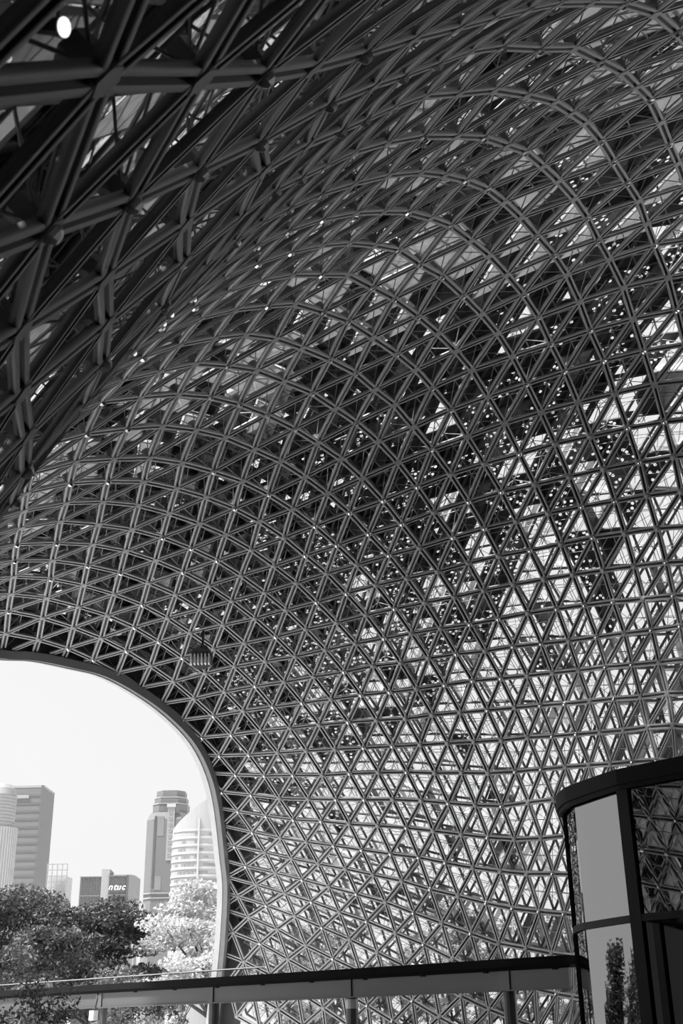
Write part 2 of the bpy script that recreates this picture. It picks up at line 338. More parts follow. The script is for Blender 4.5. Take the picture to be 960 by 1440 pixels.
15:0:871,2652,784 944,2692,866 1004,2735,957 1052,2779,1054 1088,2822,1156 1116,2859,1260 1132,2887,1368 1137,2897,1478 1130,2886,1585 1112,2848,1684 1083,2785,1771 1045,2701,1840 1001,2601,1889 953,2492,1921 900,2378,1938 847,2265,1936 799,2154,1915 748,2043,1886 698,1936,1847 649,1828,1807 597,1721,1766 545,1627,1709 493,1533,1651 432,1444,1589 368,1356,1529 298,1283,1455 229,1207,1383 174,1133,1301 123,1063,1212 75,989,1121 40,909,1032 -5,831,936 -62,760,830 -100,683,736 -131,606,647 -158,527,565 -187,450,482 -219,378,395 -252,309,305
16:2:1000,2620,929 1065,2666,1017 1118,2712,1110 1161,2755,1210 1192,2791,1314 1212,2815,1424 1218,2819,1535 1210,2800,1643 1189,2754,1741 1156,2684,1824 1114,2595,1887 1066,2492,1929 1015,2381,1954 962,2267,1960 911,2154,1947 861,2042,1921 812,1933,1885 764,1825,1843 715,1718,1799 664,1617,1748 612,1521,1690 556,1426,1631 492,1334,1574 418,1253,1508 349,1180,1432 286,1107,1353 230,1036,1267 175,964,1178 126,889,1087 73,812,994 25,735,899 -15,656,807 -45,575,721 -73,494,640 -105,413,562 -140,336,481 -178,262,397
17:4:1132,2597,1073 1190,2645,1164 1238,2688,1261 1273,2723,1366 1294,2742,1476 1300,2740,1588 1289,2713,1696 1264,2660,1792 1226,2583,1869 1181,2489,1925 1130,2383,1960 1077,2272,1974 1024,2158,1970 973,2046,1949 923,1935,1916 875,1826,1875 828,1720,1829 778,1615,1779 727,1515,1724 672,1417,1667 611,1323,1608 542,1235,1546 471,1157,1475 405,1083,1398 345,1012,1314 287,941,1228 231,868,1139 177,792,1050 126,714,961 83,634,873 50,552,791 19,468,712 -14,385,636 -51,302,560 -93,224,481
18:6:1266,2579,1215 1318,2622,1311 1355,2653,1415 1376,2668,1526 1380,2659,1639 1366,2624,1745 1337,2564,1836 1295,2481,1907 1246,2383,1955 1193,2275,1980 1139,2163,1984 1086,2051,1970 1036,1939,1942 987,1830,1903 938,1723,1857 890,1618,1806 839,1516,1752 785,1416,1695 727,1320,1636 663,1228,1575 595,1144,1507 528,1067,1432 465,994,1352 405,923,1269 348,850,1183 292,776,1098 238,699,1013 192,618,930 153,535,851 118,450,776 83,364,702 44,278,630 1,194,558
19:8:1399,2554,1358 1438,2582,1463 1458,2591,1575 1459,2576,1686 1441,2533,1789 1407,2466,1875 1361,2378,1939 1309,2276,1977 1255,2167,1991 1202,2056,1984 1149,1944,1961 1099,1835,1925 1050,1728,1880 1002,1624,1829 951,1521,1774 899,1421,1716 842,1323,1657 782,1229,1595 717,1141,1529 652,1060,1457 588,984,1380 527,911,1300 469,838,1218 412,764,1135 357,688,1054 308,608,976 264,524,901 224,438,829 186,350,759 146,261,691 101,172,624
20:10:1521,2510,1510 1539,2514,1621 1536,2491,1732 1513,2441,1830 1475,2367,1909 1426,2274,1963 1373,2170,1990 1318,2060,1993 1265,1949,1976 1214,1840,1943 1164,1734,1899 1115,1630,1848 1065,1528,1792 1013,1428,1733 958,1330,1672 900,1236,1609 838,1146,1543 775,1061,1473 712,982,1398 651,907,1321 592,833,1242 534,759,1163 479,682,1085 427,602,1010 380,518,939 336,431,870 295,341,805 253,250,741 208,158,678
21:12:1619,2434,1667 1612,2404,1774 1584,2347,1868 1542,2266,1938 1491,2169,1980 1436,2063,1995 1382,1954,1986 1329,1846,1958 1279,1740,1916 1229,1636,1864 1179,1536,1806 1128,1437,1745 1074,1341,1682 1018,1247,1617 959,1156,1550 898,1070,1480 836,988,1407 775,911,1332 715,835,1256 657,759,1179 602,682,1105 549,602,1033 499,518,964 453,430,900 408,339,838 364,246,779 318,151,721
22:14:1687,2317,1815 1654,2252,1901 1608,2165,1961 1555,2065,1991 1500,1958,1993 1446,1850,1971 1394,1745,1931 1344,1643,1879 1294,1544,1820 1244,1447,1756 1191,1353,1689 1136,1260,1621 1078,1171,1552 1019,1084,1481 958,1001,1409 898,922,1335 838,844,1260 780,767,1186 724,689,1113 671,608,1044 620,523,978 572,435,916 525,343,858 479,248,803 433,151,751
23:16:1723,2156,1931 1674,2064,1978 1619,1961,1994 1564,1855,1981 1511,1750,1946 1460,1649,1895 1411,1552,1833 1360,1458,1766 1308,1366,1695 1254,1276,1623 1197,1189,1550 1139,1103,1477 1079,1021,1403 1019,940,1329 960,861,1255 902,782,1183 846,703,1112 792,620,1044 741,535,980 692,446,921 644,353,866 597,256,815 550,157,768
24:18:1739,1963,1990 1683,1859,1990 1629,1754,1961 1577,1654,1911 1528,1559,1848 1478,1468,1776 1426,1379,1700 1372,1293,1623 1316,1209,1545 1257,1126,1468 1198,1045,1391 1138,965,1316 1079,886,1242 1021,806,1170 965,725,1100 912,641,1034 861,554,971 811,463,914 763,369,861 716,271,813 669,170,770"""
P = {}
for line in TABLE.strip().split('\n'):
    a, b, c = line.split(':')
    for k, t in enumerate(c.split()):
        x, y, z = t.split(',')
        P[(int(a), int(b) + k)] = np.array((float(x), float(y), float(z))) / 100.0
# edge of the opening: i below which the shell is cut away, as a function of j
BJ = [-14, -11.7, -10.5, -7.7, -5.6, -2.9, -0.9, 0.9, 2.5, 3.9, 5.3, 6.3, 7.4, 8.3, 10.3, 12, 16, 18, 21, 30]
BI = [-11.6, -10.9, -10.5, -9.2, -8.5, -7.5, -6.7, -6.2, -6.0, -6.0, -6.1, -6.4, -6.6, -6.8, -6.4, -6, -6, -6.5, -7.5, -8]


def inside(i, j):
    return i - np.interp(j, BJ, BI)


NRM = {}
for (i, j), p in P.items():
    n = np.zeros(3)
    for d0, d1 in (((1, 0), (1, 1)), ((1, 1), (0, 1)), ((0, 1), (-1, 0)), ((-1, 0), (-1, -1)), ((-1, -1), (0, -1)), ((0, -1), (1, 0))):
        a, b = P.get((i + d0[0], j + d0[1])), P.get((i + d1[0], j + d1[1]))
        if a is not None and b is not None:
            c = np.cross(a - p, b - p)
            n += c / (np.linalg.norm(c) + 1e-9)
    NRM[(i, j)] = n
eye = np.array(EYE)
if sum(np.sign(np.dot(NRM[k], P[k] - eye)) for k in P) < 0:
    for k in NRM:
        NRM[k] = -NRM[k]
for k in NRM:
    l = np.linalg.norm(NRM[k])
    NRM[k] = NRM[k] / l if l > 0.1 else None
bad = [k for k in P if NRM[k] is None]
for k in bad:
    del P[k]

KEEP = {k for k in P if P[k][2] > -0.9}
canopy = thing('space_frame_canopy', 'vast curved canopy of triangulated grey steel bars sweeping overhead and down the far side', 'canopy')


def off(k, d):
    return P[k] + NRM[k] * d


def h3(i, j, s):
    x = math.sin(i * 127.1 + j * 311.7 + s * 74.7) * 43758.5453
    return x - math.floor(x)


R_, U_, F_ = np.array(crt), np.array(cup), np.array(fwd)


def screen(p):
    q = p - eye
    z = float(q @ F_)
    if z < 0.3:
        return None
    return 480 + 1650 * float(q @ R_) / z, 720 - 1650 * float(q @ U_) / z, z


def big(pts):
    """rough size in the photograph: extent of the piece if it is in view"""
    s = [screen(p) for p in pts]
    if any(t is None for t in s):
        return 0.0
    cx = sum(t[0] for t in s) / len(s)
    cy = sum(t[1] for t in s) / len(s)
    if not (-10 < cx < 970 and -10 < cy < 1450):
        return 0.0
    return max(math.hypot(a[0] - b[0], a[1] - b[1]) for a in s for b in s)


# bars of the inner grid: a deep member with a dark slot along its inner face
edges = []
for (i, j) in KEEP:
    for d in ((1, 0), (0, 1), (1, 1)):
        q = (i + d[0], j + d[1])
        if q not in KEEP:
            continue
        a, b = inside(i, j), inside(*q)
        if a < 0 and b < 0:
            continue
        pa, pb = P[(i, j)], P[q]
        na, nb = NRM[(i, j)], NRM[q]
        if a < 0 or b < 0:
            t = a / (a - b)
            pm = pa + (pb - pa) * t
            if a < 0:
                pa = pm
            else:
                pb = pm
        if np.linalg.norm(pb - pa) < 0.15:
            continue
        edges.append((pa, pb, na + nb))
W, S, D, SD = 0.082, 0.029, 0.065, 0.05
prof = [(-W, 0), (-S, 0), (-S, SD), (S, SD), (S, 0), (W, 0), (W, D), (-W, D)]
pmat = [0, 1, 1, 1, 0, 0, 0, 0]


def frame_for(pa, pb, nn):
    x = pb - pa
    l = np.linalg.norm(x)
    x = x / l
    z = nn - x * np.dot(nn, x)
    z /= np.linalg.norm(z)
    y = np.cross(z, x)
    return x, y, z, l


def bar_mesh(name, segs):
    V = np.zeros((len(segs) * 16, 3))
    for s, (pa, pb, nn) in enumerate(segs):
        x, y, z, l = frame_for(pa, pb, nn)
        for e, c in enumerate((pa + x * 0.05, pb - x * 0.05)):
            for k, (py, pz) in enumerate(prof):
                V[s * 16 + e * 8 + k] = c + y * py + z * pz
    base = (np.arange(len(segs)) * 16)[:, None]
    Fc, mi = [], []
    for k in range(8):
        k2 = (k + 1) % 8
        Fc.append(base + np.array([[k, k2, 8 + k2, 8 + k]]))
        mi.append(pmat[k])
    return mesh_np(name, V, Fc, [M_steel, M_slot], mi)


edges.sort(key=lambda e: -big(e[:2]))
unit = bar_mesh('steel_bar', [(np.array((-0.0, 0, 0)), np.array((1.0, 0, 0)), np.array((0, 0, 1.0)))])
uv = np.zeros(len(unit.vertices) * 3)
unit.vertices.foreach_get('co', uv)
uv = uv.reshape(-1, 3)
uv[:, 0] = np.where(uv[:, 0] > 0.5, 1.0, 0.0)
unit.vertices.foreach_set('co', uv.ravel())
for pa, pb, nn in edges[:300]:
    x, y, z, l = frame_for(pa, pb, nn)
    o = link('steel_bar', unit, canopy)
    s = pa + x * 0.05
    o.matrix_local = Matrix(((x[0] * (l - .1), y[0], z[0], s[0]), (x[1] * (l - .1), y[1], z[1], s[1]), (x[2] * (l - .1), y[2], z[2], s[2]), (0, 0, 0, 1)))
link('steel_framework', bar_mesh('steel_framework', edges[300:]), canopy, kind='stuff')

# hubs at the nodes: hexagonal drum with a small polished dome on its inner end
hv, hf, hm = [], [], []
for zz, r in ((0.0, 0.105), (0.25, 0.105)):
    for k in range(6):
        t = math.pi / 3 * k
        hv.append((r * math.cos(t), r * math.sin(t), zz))
for k in range(6):
    hf.append((k, (k + 1) % 6, 6 + (k + 1) % 6, 6 + k))
    hm.append(0)
hf.append((0, 5, 4, 3, 2, 1))
hm.append(0)
for zz, r in ((-0.005, 0.075), (-0.035, 0.062), (-0.06, 0.03)):
    for k in range(6):
        t = math.pi / 3 * k + .3
        hv.append((r * math.cos(t), r * math.sin(t), zz))
for q in (12, 18):
    for k in range(6):
        hf.append((q + k, q + 6 + k, q + 6 + (k + 1) % 6, q + (k + 1) % 6))
        hm.append(1)
hf.append(tuple(24 + (5 - k) for k in range(6)))
hm.append(1)
hme = bpy.data.meshes.new('node_hub')
hme.from_pydata(hv, [], hf)
hme.materials.append(M_hub)
hme.materials.append(M_cap)
hme.polygons.foreach_set('material_index', hm)
hme2 = bpy.data.meshes.new('node_hub_plain')
hme2.from_pydata(hv[:12], [], hf[:7])
hme2.materials.append(M_hub)
CAPPED = lambda k: h3(k[0], k[1], 21) < 0.42
nodes = [k for k in KEEP if inside(*k) > 0.05]


def hub_frame(k):
    n = NRM[k]
    nb = P.get((k[0] + 1, k[1]))
    if nb is None:
        nb = P[k] + np.array((1.0, 0.2, 0.1))
    x = nb - P[k]
    x = x - n * np.dot(n, x)
    x /= np.linalg.norm(x)
    return x, np.cross(n, x), n


nodes.sort(key=lambda k: (screen(P[k])[2] if screen(P[k]) and big([P[k]] * 2) >= 0 and -5 < screen(P[k])[0] < 965 and -5 < screen(P[k])[1] < 1445 else 1e9))
for k in nodes[:300]:
    x, y, z = hub_frame(k)
    s = P[k] - z * 0.012
    link('node_hub', hme if CAPPED(k) else hme2, canopy).matrix_local = Matrix(((x[0], y[0], z[0], s[0]), (x[1], y[1], z[1], s[1]), (x[2], y[2], z[2], s[2]), (0, 0, 0, 1)))
HV = np.array(hv)
V, Fq, Fh, mq, mh = [], [], [], [], []
for t, k in enumerate(nodes[300:]):
    x, y, z = hub_frame(k)
    V.append(P[k] - z * 0.012 + HV[:, :1] * x + HV[:, 1:2] * y + HV[:, 2:] * z)
    for f, m in list(zip(hf, hm))[:None if CAPPED(k) else 7]:
        (Fq if len(f) == 4 else Fh).append([v + t * len(hv) for v in f])
        (mq if len(f) == 4 else mh).append(m)
link('hub_field', mesh_np('hub_field', np.concatenate(V), [np.array(Fq), np.array(Fh)], [M_hub, M_cap], [mq, mh]), canopy, kind='stuff')

# cells
cells = []
for (i, j) in KEEP:
    for t, (b, c) in enumerate((((i + 1, j), (i + 1, j + 1)), ((i + 1, j + 1), (i, j + 1)))):
        ks = [(i, j), b, c]
        if all(k in KEEP for k in ks):
            ci = sum(k[0] for k in ks) / 3
            cj = sum(k[1] for k in ks) / 3
            if inside(ci, cj) > 0.25:
                cells.append((ks, t, ci, cj))

def openness(ci, cj):
    f = 0.9 + 0.4 * ci - 0.65 * cj
    return 1 / (1 + math.exp(-f)), 1 / (1 + math.exp(-f - 2.2))


# secondary lattice of slim tubes: half-size triangles behind every cell, stars further out
inner_segs, outer_segs, done = [], [], set()
for ks, t, ci, cj in cells:
    a, b, c = [off(k, 0.42) for k in ks]
    m = [(a + b) / 2, (b + c) / 2, (c + a) / 2]
    a2, b2, c2 = [off(k, 0.62) for k in ks]
    m2 = [(a2 + b2) / 2, (b2 + c2) / 2, (c2 + a2) / 2]
    a3, b3, c3 = [off(k, 1.15) for k in ks]
    m3 = [(a3 + b3) / 2, (b3 + c3) / 2, (c3 + a3) / 2]
    cen = (a3 + b3 + c3) / 3
    for u in range(3):
        v = (u + 1) % 3
        op = openness(ci, cj)[0]
        inner_segs.append((m[u], m[v], 0.019 - 0.007 * op))
        outer_segs.append((m2[u], m2[v], 0.011))
        outer_segs.append((cen, m3[u], 0.010))
        outer_segs.append((cen, (a3, b3, c3)[u], 0.010))
        key = tuple(sorted((ks[u], ks[v])))
        if key not in done:
            done.add(key)
            outer_segs.append(((a2, b2, c2)[u], (a2, b2, c2)[v], 0.048))
            if op < 0.4:
                inner_segs.append((m[u], m2[u], 0.013))
            pa, pb = off(ks[u], 0.1), off(ks[v], 0.1)
            if op < 0.4:
                inner_segs.append((pa, m[u], 0.014))
                inner_segs.append((m[u], pb, 0.014))


def lattice(name, segs, m):
    A = np.array([s[0] for s in segs])
    B = np.array([s[1] for s in segs])
    r = np.array([s[2] for s in segs])[:, None]
    X = B - A
    X /= np.linalg.norm(X, axis=1)[:, None]
    ref = np.where(np.abs(X[:, 2:]) < 0.9, np.array([[0, 0, 1.0]]), np.array([[1.0, 0, 0]]))
    Y = np.cross(ref, X)
    Y /= np.linalg.norm(Y, axis=1)[:, None]
    Z = np.cross(X, Y)
    V = np.stack([A + Y * r, A - Y * r * .5 + Z * r * .87, A - Y * r * .5 - Z * r * .87,
                  B + Y * r, B - Y * r * .5 + Z * r * .87, B - Y * r * .5 - Z * r * .87], axis=1).reshape(-1, 3)
    base = (np.arange(len(segs)) * 6)[:, None]
    Fc = [base + np.array([[0, 1, 4, 3]]), base + np.array([[1, 2, 5, 4]]), base + np.array([[2, 0, 3, 5]])]
    link(name, mesh_np(name, V, Fc, [m]), canopy, kind='stuff')


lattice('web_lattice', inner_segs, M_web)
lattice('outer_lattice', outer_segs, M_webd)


# outer skin: clear panes and folded sunshade panels, closed, perforated or with a cut-out
def panel(ks, kind, seed):
    """vertices, faces of one folded panel"""
    d = 0.5 if kind == 'flat' else (0.8 if kind == 'open' else 0.68)
    A3 = [off(k, d) for k in ks]
    n = sum(NRM[k] for k in ks)
    n = n / np.linalg.norm(n)
    c = sum(A3) / 3
    if kind in ('dark', 'grey', 'mid'):
        tip = c + n * 0.28
        return [*A3, tip], [(0, 1, 3), (1, 2, 3), (2, 0, 3)]
    if kind == 'flat':
        # two halves with an open seam, just behind the bars
        k = int(h3(*seed, 7) * 3) % 3
        a, b, e = [c + (A3[(k + u) % 3] - c) * 1.0 for u in range(3)]
        m1, m2 = b + (e - b) * 0.494, b + (e - b) * 0.506
        a1, a2 = a + (m1 - a) * 0.02, a + (m2 - a) * 0.02
        return [a1, b, m1, a2, m2, e], [(0, 1, 2), (3, 4, 5)]
    if kind == 'open':
        s = 0.72 + 0.22 * h3(*seed, 5)
        q = c + (A3[int(h3(*seed, 6) * 3) % 3] - c) * (0.9 - s) * 0.8
        I3 = [q + (a - c) * s + n * 0.22 for a in A3]
        return A3 + I3, [(0, 1, 4, 3), (1, 2, 5, 4), (2, 0, 3, 5)]
    if kind == 'slit':
        k = int(h3(*seed, 7) * 3) % 3
        s = 0.22 + 0.18 * h3(*seed, 8)
        q = c + (A3[k] - c) * 0.45
        I3 = [q + (a - c) * s + n * 0.1 for a in A3]
        return A3 + I3, [(0, 1, 4, 3), (1, 2, 5, 4), (2, 0, 3, 5)]
    # perforated: rows of round holes
    N = 5
    vs, fs = [], []
    def bary(u, v):
        return A3[0] + (A3[1] - A3[0]) * u / N + (A3[2] - A3[0]) * v / N
    thr = 0.35 + 0.35 * h3(*seed, 9)
    for u in range(N):
        for v in range(N - u):
            for w in range(2):
                if w == 0:
                    tri = [bary(u, v), bary(u + 1, v), bary(u, v + 1)]
                else:
                    if u + v + 2 > N:
                        continue
                    tri = [bary(u + 1, v), bary(u + 1, v + 1), bary(u, v + 1)]
                b = len(vs)
                if h3(u * 5.3 + seed[0], v * 3.1 + seed[1], w) > thr:
                    cc = sum(tri) / 3
                    e1 = tri[1] - tri[0]
                    e1 /= np.linalg.norm(e1)
                    e2 = np.cross(n, e1)
                    rad = 0.052 + 0.012 * h3(u, v, 3)
                    a0 = math.atan2(np.dot(tri[0] - cc, e2), np.dot(tri[0] - cc, e1))
                    hx = [cc + (e1 * math.cos(a0 + math.pi / 3 * q) + e2 * math.sin(a0 + math.pi / 3 * q)) * rad for q in range(6)]
                    if np.dot(np.cross(tri[1] - tri[0], tri[2] - tri[0]), n) < 0:
                        hx = [hx[0]] + hx[:0:-1]
                    vs += tri + hx
                    fs += [(b, b + 4, b + 3), (b, b + 1, b + 5, b + 4), (b + 1, b + 6, b + 5), (b + 1, b + 2, b + 7, b + 6), (b + 2, b + 8, b + 7), (b + 2, b, b + 3, b + 8)]
                else:
                    vs += tri
                    fs += [(b, b + 1, b + 2)]
    return vs, fs


skin = []
for ks, t, ci, cj in cells:
    o1, o2 = openness(ci, cj)
    q = h3(ci, cj, 1)
    q2 = h3(ci, cj, 2)
    kind = 'open' if q < o1 else ('perf' if q < o2 else 'closed')
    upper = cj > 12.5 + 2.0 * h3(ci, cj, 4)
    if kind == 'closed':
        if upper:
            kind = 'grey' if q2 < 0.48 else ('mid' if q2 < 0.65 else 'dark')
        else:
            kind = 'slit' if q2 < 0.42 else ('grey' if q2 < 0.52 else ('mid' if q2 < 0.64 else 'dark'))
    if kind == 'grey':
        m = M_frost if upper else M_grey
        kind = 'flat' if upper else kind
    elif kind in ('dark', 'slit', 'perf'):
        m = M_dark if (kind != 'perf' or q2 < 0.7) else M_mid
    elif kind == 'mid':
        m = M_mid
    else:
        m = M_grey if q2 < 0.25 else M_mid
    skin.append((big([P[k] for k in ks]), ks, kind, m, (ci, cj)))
skin.sort(key=lambda e: -e[0])
bulk = {}
for idx, (sz, ks, kind, m, seed) in enumerate(skin):
    vs, fs = panel(ks, kind, seed)
    if kind == 'open' and h3(*seed, 12) < 0.62:
        vs, fs = [], []
    if idx < 300 and vs:
        me = bpy.data.meshes.new('shade_panel')
        me.from_pydata([tuple(v) for v in vs], [], fs)
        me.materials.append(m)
        link('shade_panel', me, canopy)
    if idx < 300:
        pm = bpy.data.meshes.new('glass_pane')
        a = [off(k, 0.93) for k in ks] + [off(k, 0.945) for k in ks]
        pm.from_pydata([tuple(v) for v in a], [], [(0, 1, 2), (5, 4, 3), (0, 3, 4, 1), (1, 4, 5, 2), (2, 5, 3, 0)])
        pm.materials.append(M_pane)
        link('glass_pane', pm, canopy)
    elif vs:
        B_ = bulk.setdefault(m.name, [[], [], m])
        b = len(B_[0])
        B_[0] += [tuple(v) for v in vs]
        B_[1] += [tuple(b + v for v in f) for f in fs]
av, af, am, mats_ = [], [], [], []
for k, (v, f, m) in bulk.items():
    b = len(av)
    av += v
    af += [tuple(b + q for q in t) for t in f]
    am += [len(mats_)] * len(f)
    mats_.append(m)
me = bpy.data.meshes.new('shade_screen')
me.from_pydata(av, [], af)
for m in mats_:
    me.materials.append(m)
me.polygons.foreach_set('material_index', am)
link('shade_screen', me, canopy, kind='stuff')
gv = np.array([off(k, 0.93) for _, ks, *_r in skin[300:] for k in ks])
link('shell_glazing', mesh_np('shell_glazing', gv, [np.arange(len(gv)).reshape(-1, 3)], [M_pane]), canopy, kind='stuff')

# edge beam round the big opening
ARCH = [(-15.6, 22.3, -0.2), (-15.2, 23.4, 3.0), (-14.8, 24.5, 5.6), (-13.7, 25.8, 7.9), (-12.8, 27.1, 9.6), (-11.6, 28.7, 10.9), (-10.7, 30.2, 11.45), (-9.8, 32.08, 11.65),
        (-9.0, 32.88, 11.81), (-8.14, 33.89, 11.87), (-7.27, 34.8, 11.84), (-6.37, 36.12, 11.57), (-5.6, 37.43, 11.17), (-4.95, 38.93, 10.61),
        (-4.58, 40.6, 9.86), (-4.47, 42.44, 8.99), (-4.48, 44.8, 7.68), (-4.51, 46.48, 6.63), (-4.75, 48.3, 4.84), (-4.95, 49.1, 3.5), (-5.2, 49.9, 1.7), (-5.4, 50.5, -0.2)]


def smooth_curve(pts, per=5):
    out = []
    n = len(pts)
    for k in range(n - 1):
        p0, p1, p2, p3 = [Vector(pts[min(max(q, 0), n - 1)]) for q in (k - 1, k, k + 1, k + 2)]
        for s in range(per):
            t = s / per
            out.append(0.5 * ((2 * p1) + (p2 - p0) * t + (2 * p0 - 5 * p1 + 4 * p2 - p3) * t * t + (3 * p1 - p0 - 3 * p2 + p3) * t ** 3))
    out.append(Vector(pts[-1]))
    return out


arc = smooth_curve(ARCH)
cen = Vector((-9.0, 36.0, 2.0))


def sweep(name, profile, m, parent, **kw):
    """profile points (a: towards the opening, b: along the outward normal of the opening plane)"""
    mb = MB()
    n = len(profile)
    for k, p in enumerate(arc):
        d = (arc[min(k + 1, len(arc) - 1)] - arc[max(k - 1, 0)]).normalized()
        inn = cen - p
        inn = (inn - d * inn.dot(d)).normalized()
        out = d.cross(inn).normalized()
        if out.x > 0:
            out = -out
        for a, b in profile:
            mb.v.append(tuple(p + inn * a + out * b))
    for k in range(len(arc) - 1):
        for q in range(n):
            a, b = k * n + q, k * n + (q + 1) % n
            mb.f.append((a, b, b + n, a + n))
            mb.m.append(0)
    mb.f.append(tuple(range(n)))
    mb.f.append(tuple((len(arc) - 1) * n + n - 1 - q for q in range(n)))
    mb.m += [0, 0]
    return mb.build(name, m, parent, **kw)


eb = sweep('edge_beam', [(-0.04, -0.06), (0.2, -0.06), (0.2, 0.2), (-0.04, 0.2)], M_arch, canopy, label='smooth grey edge beam curving round the opening')
sweep('edge_strip', [(0.2, 0.14), (0.235, 0.14), (0.235, 0.36), (0.2, 0.36)], M_archl, eb, label='pale strip along the outer edge of the beam')
sweep('edge_closure', [(-0.98, -0.6), (-0.9, -0.6), (-0.9, 0.15), (-0.04, 0.15), (-0.04, 0.19), (-0.98, 0.19)], M_dark, eb, label='dark closing plate behind the edge beam')

# ---------------------------------------------------------------- elevated walkway edge in front of the shell
M_fascia = mat('fascia_paint', 0.075, 0.4, noise=0.05, scale=0.7)
M_coping = mat('coping_dark', 0.008, 0.9, spec=0.1)
M_col = mat('column_paint', 0.09, 0.4, noise=0.06)
M_white = mat('white_plastic', 0.75, 0.4)
M_cable = mat('black_cable', 0.02, 0.5)
M_chrome = mat('bright_rail_steel', 0.85, 0.25, metal=1.0, noise=0.04)
M_rail = glass('balustrade_glass', 0.98, 0.01, fres=False)
WA, WB = Vector((-12.0, 41.1, 0)), Vector((4.45, 25.15, 0))
wd = (WB - WA).normalized()
wn_ = Vector((wd.y, -wd.x, 0)).normalized()          # towards the camera side
if wn_.y > 0:
    wn_ = -wn_
ang = math.atan2(wd.y, wd.x)
walk = thing('elevated_walkway', 'raised walkway edge with black coping and grey fascia on slim round columns', 'walkway')
LW = (WB - WA).length


def wpos(t, d, z):
    return WA + wd * t + wn_ * d + Vector((0, 0, z))


mb = MB()
mb.box(wpos(LW / 2, -0.55, 2.86), (LW + 0.1, 1.5, 0.16), ang)
mb.box(wpos(LW / 2, 0.14, 2.76), (LW + 0.1, 0.05, 0.1), ang)
mb.build('coping', M_coping, walk, label='black flat coping slab')
# column stations measured along the edge
st = []
for x, y in ((-7.09, 36.3), (-3.42, 33.0), (0.09, 29.5), (3.22, 26.2)):
    st.append((Vector((x, y, 0)) - WA).dot(wd))
cuts = [0.0] + st + [LW]
for k in range(len(cuts) - 1):
    a, b = cuts[k] + (0.012 if k else 0), cuts[k + 1] - 0.012
    mb = MB()
    mb.box(wpos((a + b) / 2, 0.06, 2.53), (b - a, 0.08, 0.42), ang)
    mb.box(wpos((a + b) / 2, 0.08, 2.335), (b - a, 0.12, 0.03), ang)
    mb.build('fascia_panel', M_fascia, walk)
for k, s in enumerate(st):
    mb = MB()
    p = wpos(s, -0.05, 0)
    mb.tube([(p.x, p.y, 0.02), (p.x, p.y, 2.33)], [0.14, 0.14], n=14)
    mb.box((p.x, p.y, 0.05), (0.44, 0.44, 0.06), ang)
    c = mb.build('column', M_col, walk)
    mb = MB()
    mb.box(wpos(s + 0.02, 0.11, 2.545), (0.26, 0.05, 0.43), ang)
    mb.build('cover_plate', M_fascia if k in (1, 2) else M_col, walk)
    if k == 2:
        mb = MB()
        mb.tube([(p.x, p.y, 2.09), (p.x, p.y, 2.29)], [0.146, 0.146], n=14)
        mb.build('white_band', M_white, c, label='white band near the column top')
bx = MB()
q = wpos(st[0] - 0.08, 0.2, 2.13)
bx.box(q, (0.21, 0.16, 0.26), ang)
bx.box(q + wn_ * 0.085, (0.16, 0.02, 0.2), ang)
jb = bx.build('junction_box', M_white, walk, label='white box clipped to the column')
cb = MB()
cb.tube([q + Vector((0.02, 0, 0.12)), q + Vector((0.03, 0.02, 0.3)) + wn_ * -0.02, q + Vector((0.07, 0, 0.42)), q + Vector((0.08, 0, 0.6)) - wn_ * 0.03], [0.014] * 4, n=6)
cb.build('cable', M_cable, jb)
for s in np.arange(1.6, LW - 0.3, 1.75):
    b_ = MB()
    b_.box(wpos(s, 0.12, 2.72), (0.1, 0.06, 0.07), ang)
    b_.build('bracket', M_coping, walk)
for k in range(9):
    a, b = k * LW / 9 + 0.02, (k + 1) * LW / 9 - 0.02
    if b > 15.4:
        break
    gp = MB()
    gp.box(wpos((a + b) / 2, -0.2, 3.02), (b - a, 0.012, 0.19), ang)
    gp.build('balustrade_pane', M_rail, walk)
rl = MB()
rl.tube([wpos(0, -0.2, 3.13), wpos(13.6, -0.2, 3.13)], [0.022, 0.022], n=8)
rl.build('rail', M_chrome, walk, label='thin bright rail')

# ---------------------------------------------------------------- glazed drum at the right
M_ring = mat('drum_black_metal', 0.008, 0.7, noise=0.1, spec=0.15)
M_mull = mat('drum_mullion', 0.012, 0.6, noise=0.1, spec=0.2)
M_ddoor = glass('door_dark_glass', 0.10, 0.018, fres=False)
M_dglass = glass('drum_mirror_glass', 0.14, 0.24, rough=0.012)
M_core = mat('drum_core', 0.05, 0.5)
full = 2 * math.pi
ZT, ZM = 5.55, 3.32


def plan_curve(stations):
    """outline from (length, start heading, end heading, stop ratio) arcs; returns points every 0.1 m"""
    p = Vector((5.4, 24.75))
    out, hs, ends = [], [], []
    for L_, h0, h1, stop in stations:
        n = max(2, int(L_ / 0.1))
        for k in range(n):
            h = math.radians(h0 + (h1 - h0) * (k + 0.5) / n)
            out.append(p.copy())
            hs.append(h)
            p = p + Vector((math.cos(h), math.sin(h))) * (L_ / n)
            if stop and p.x / p.y > stop:
                break
        ends.append(len(out))
    return out, hs, ends


PC, PH, PE = plan_curve([(1.45, 176, 262, 0), (1.0, 264, 277, 0), (3.0, 287, 300, 0.2335), (5.6, 309, 316, 0), (1.0, 316, 400, 0)])
mi = PE[2]
drum = thing('glass_pavilion', 'curved pavilion of dark mirror glass under a black overhanging roof ring, at the walkway end', 'pavilion', (PC[0].x, PC[0].y, 0))
BASE = PC[0].copy()
PC = [p - BASE for p in PC]


def off_curve(d, i0=0, i1=None):
    return [PC[k] + Vector((math.sin(PH[k]), -math.cos(PH[k]))) * (-1) * d * -1 for k in range(i0, len(PC) if i1 is None else i1)]


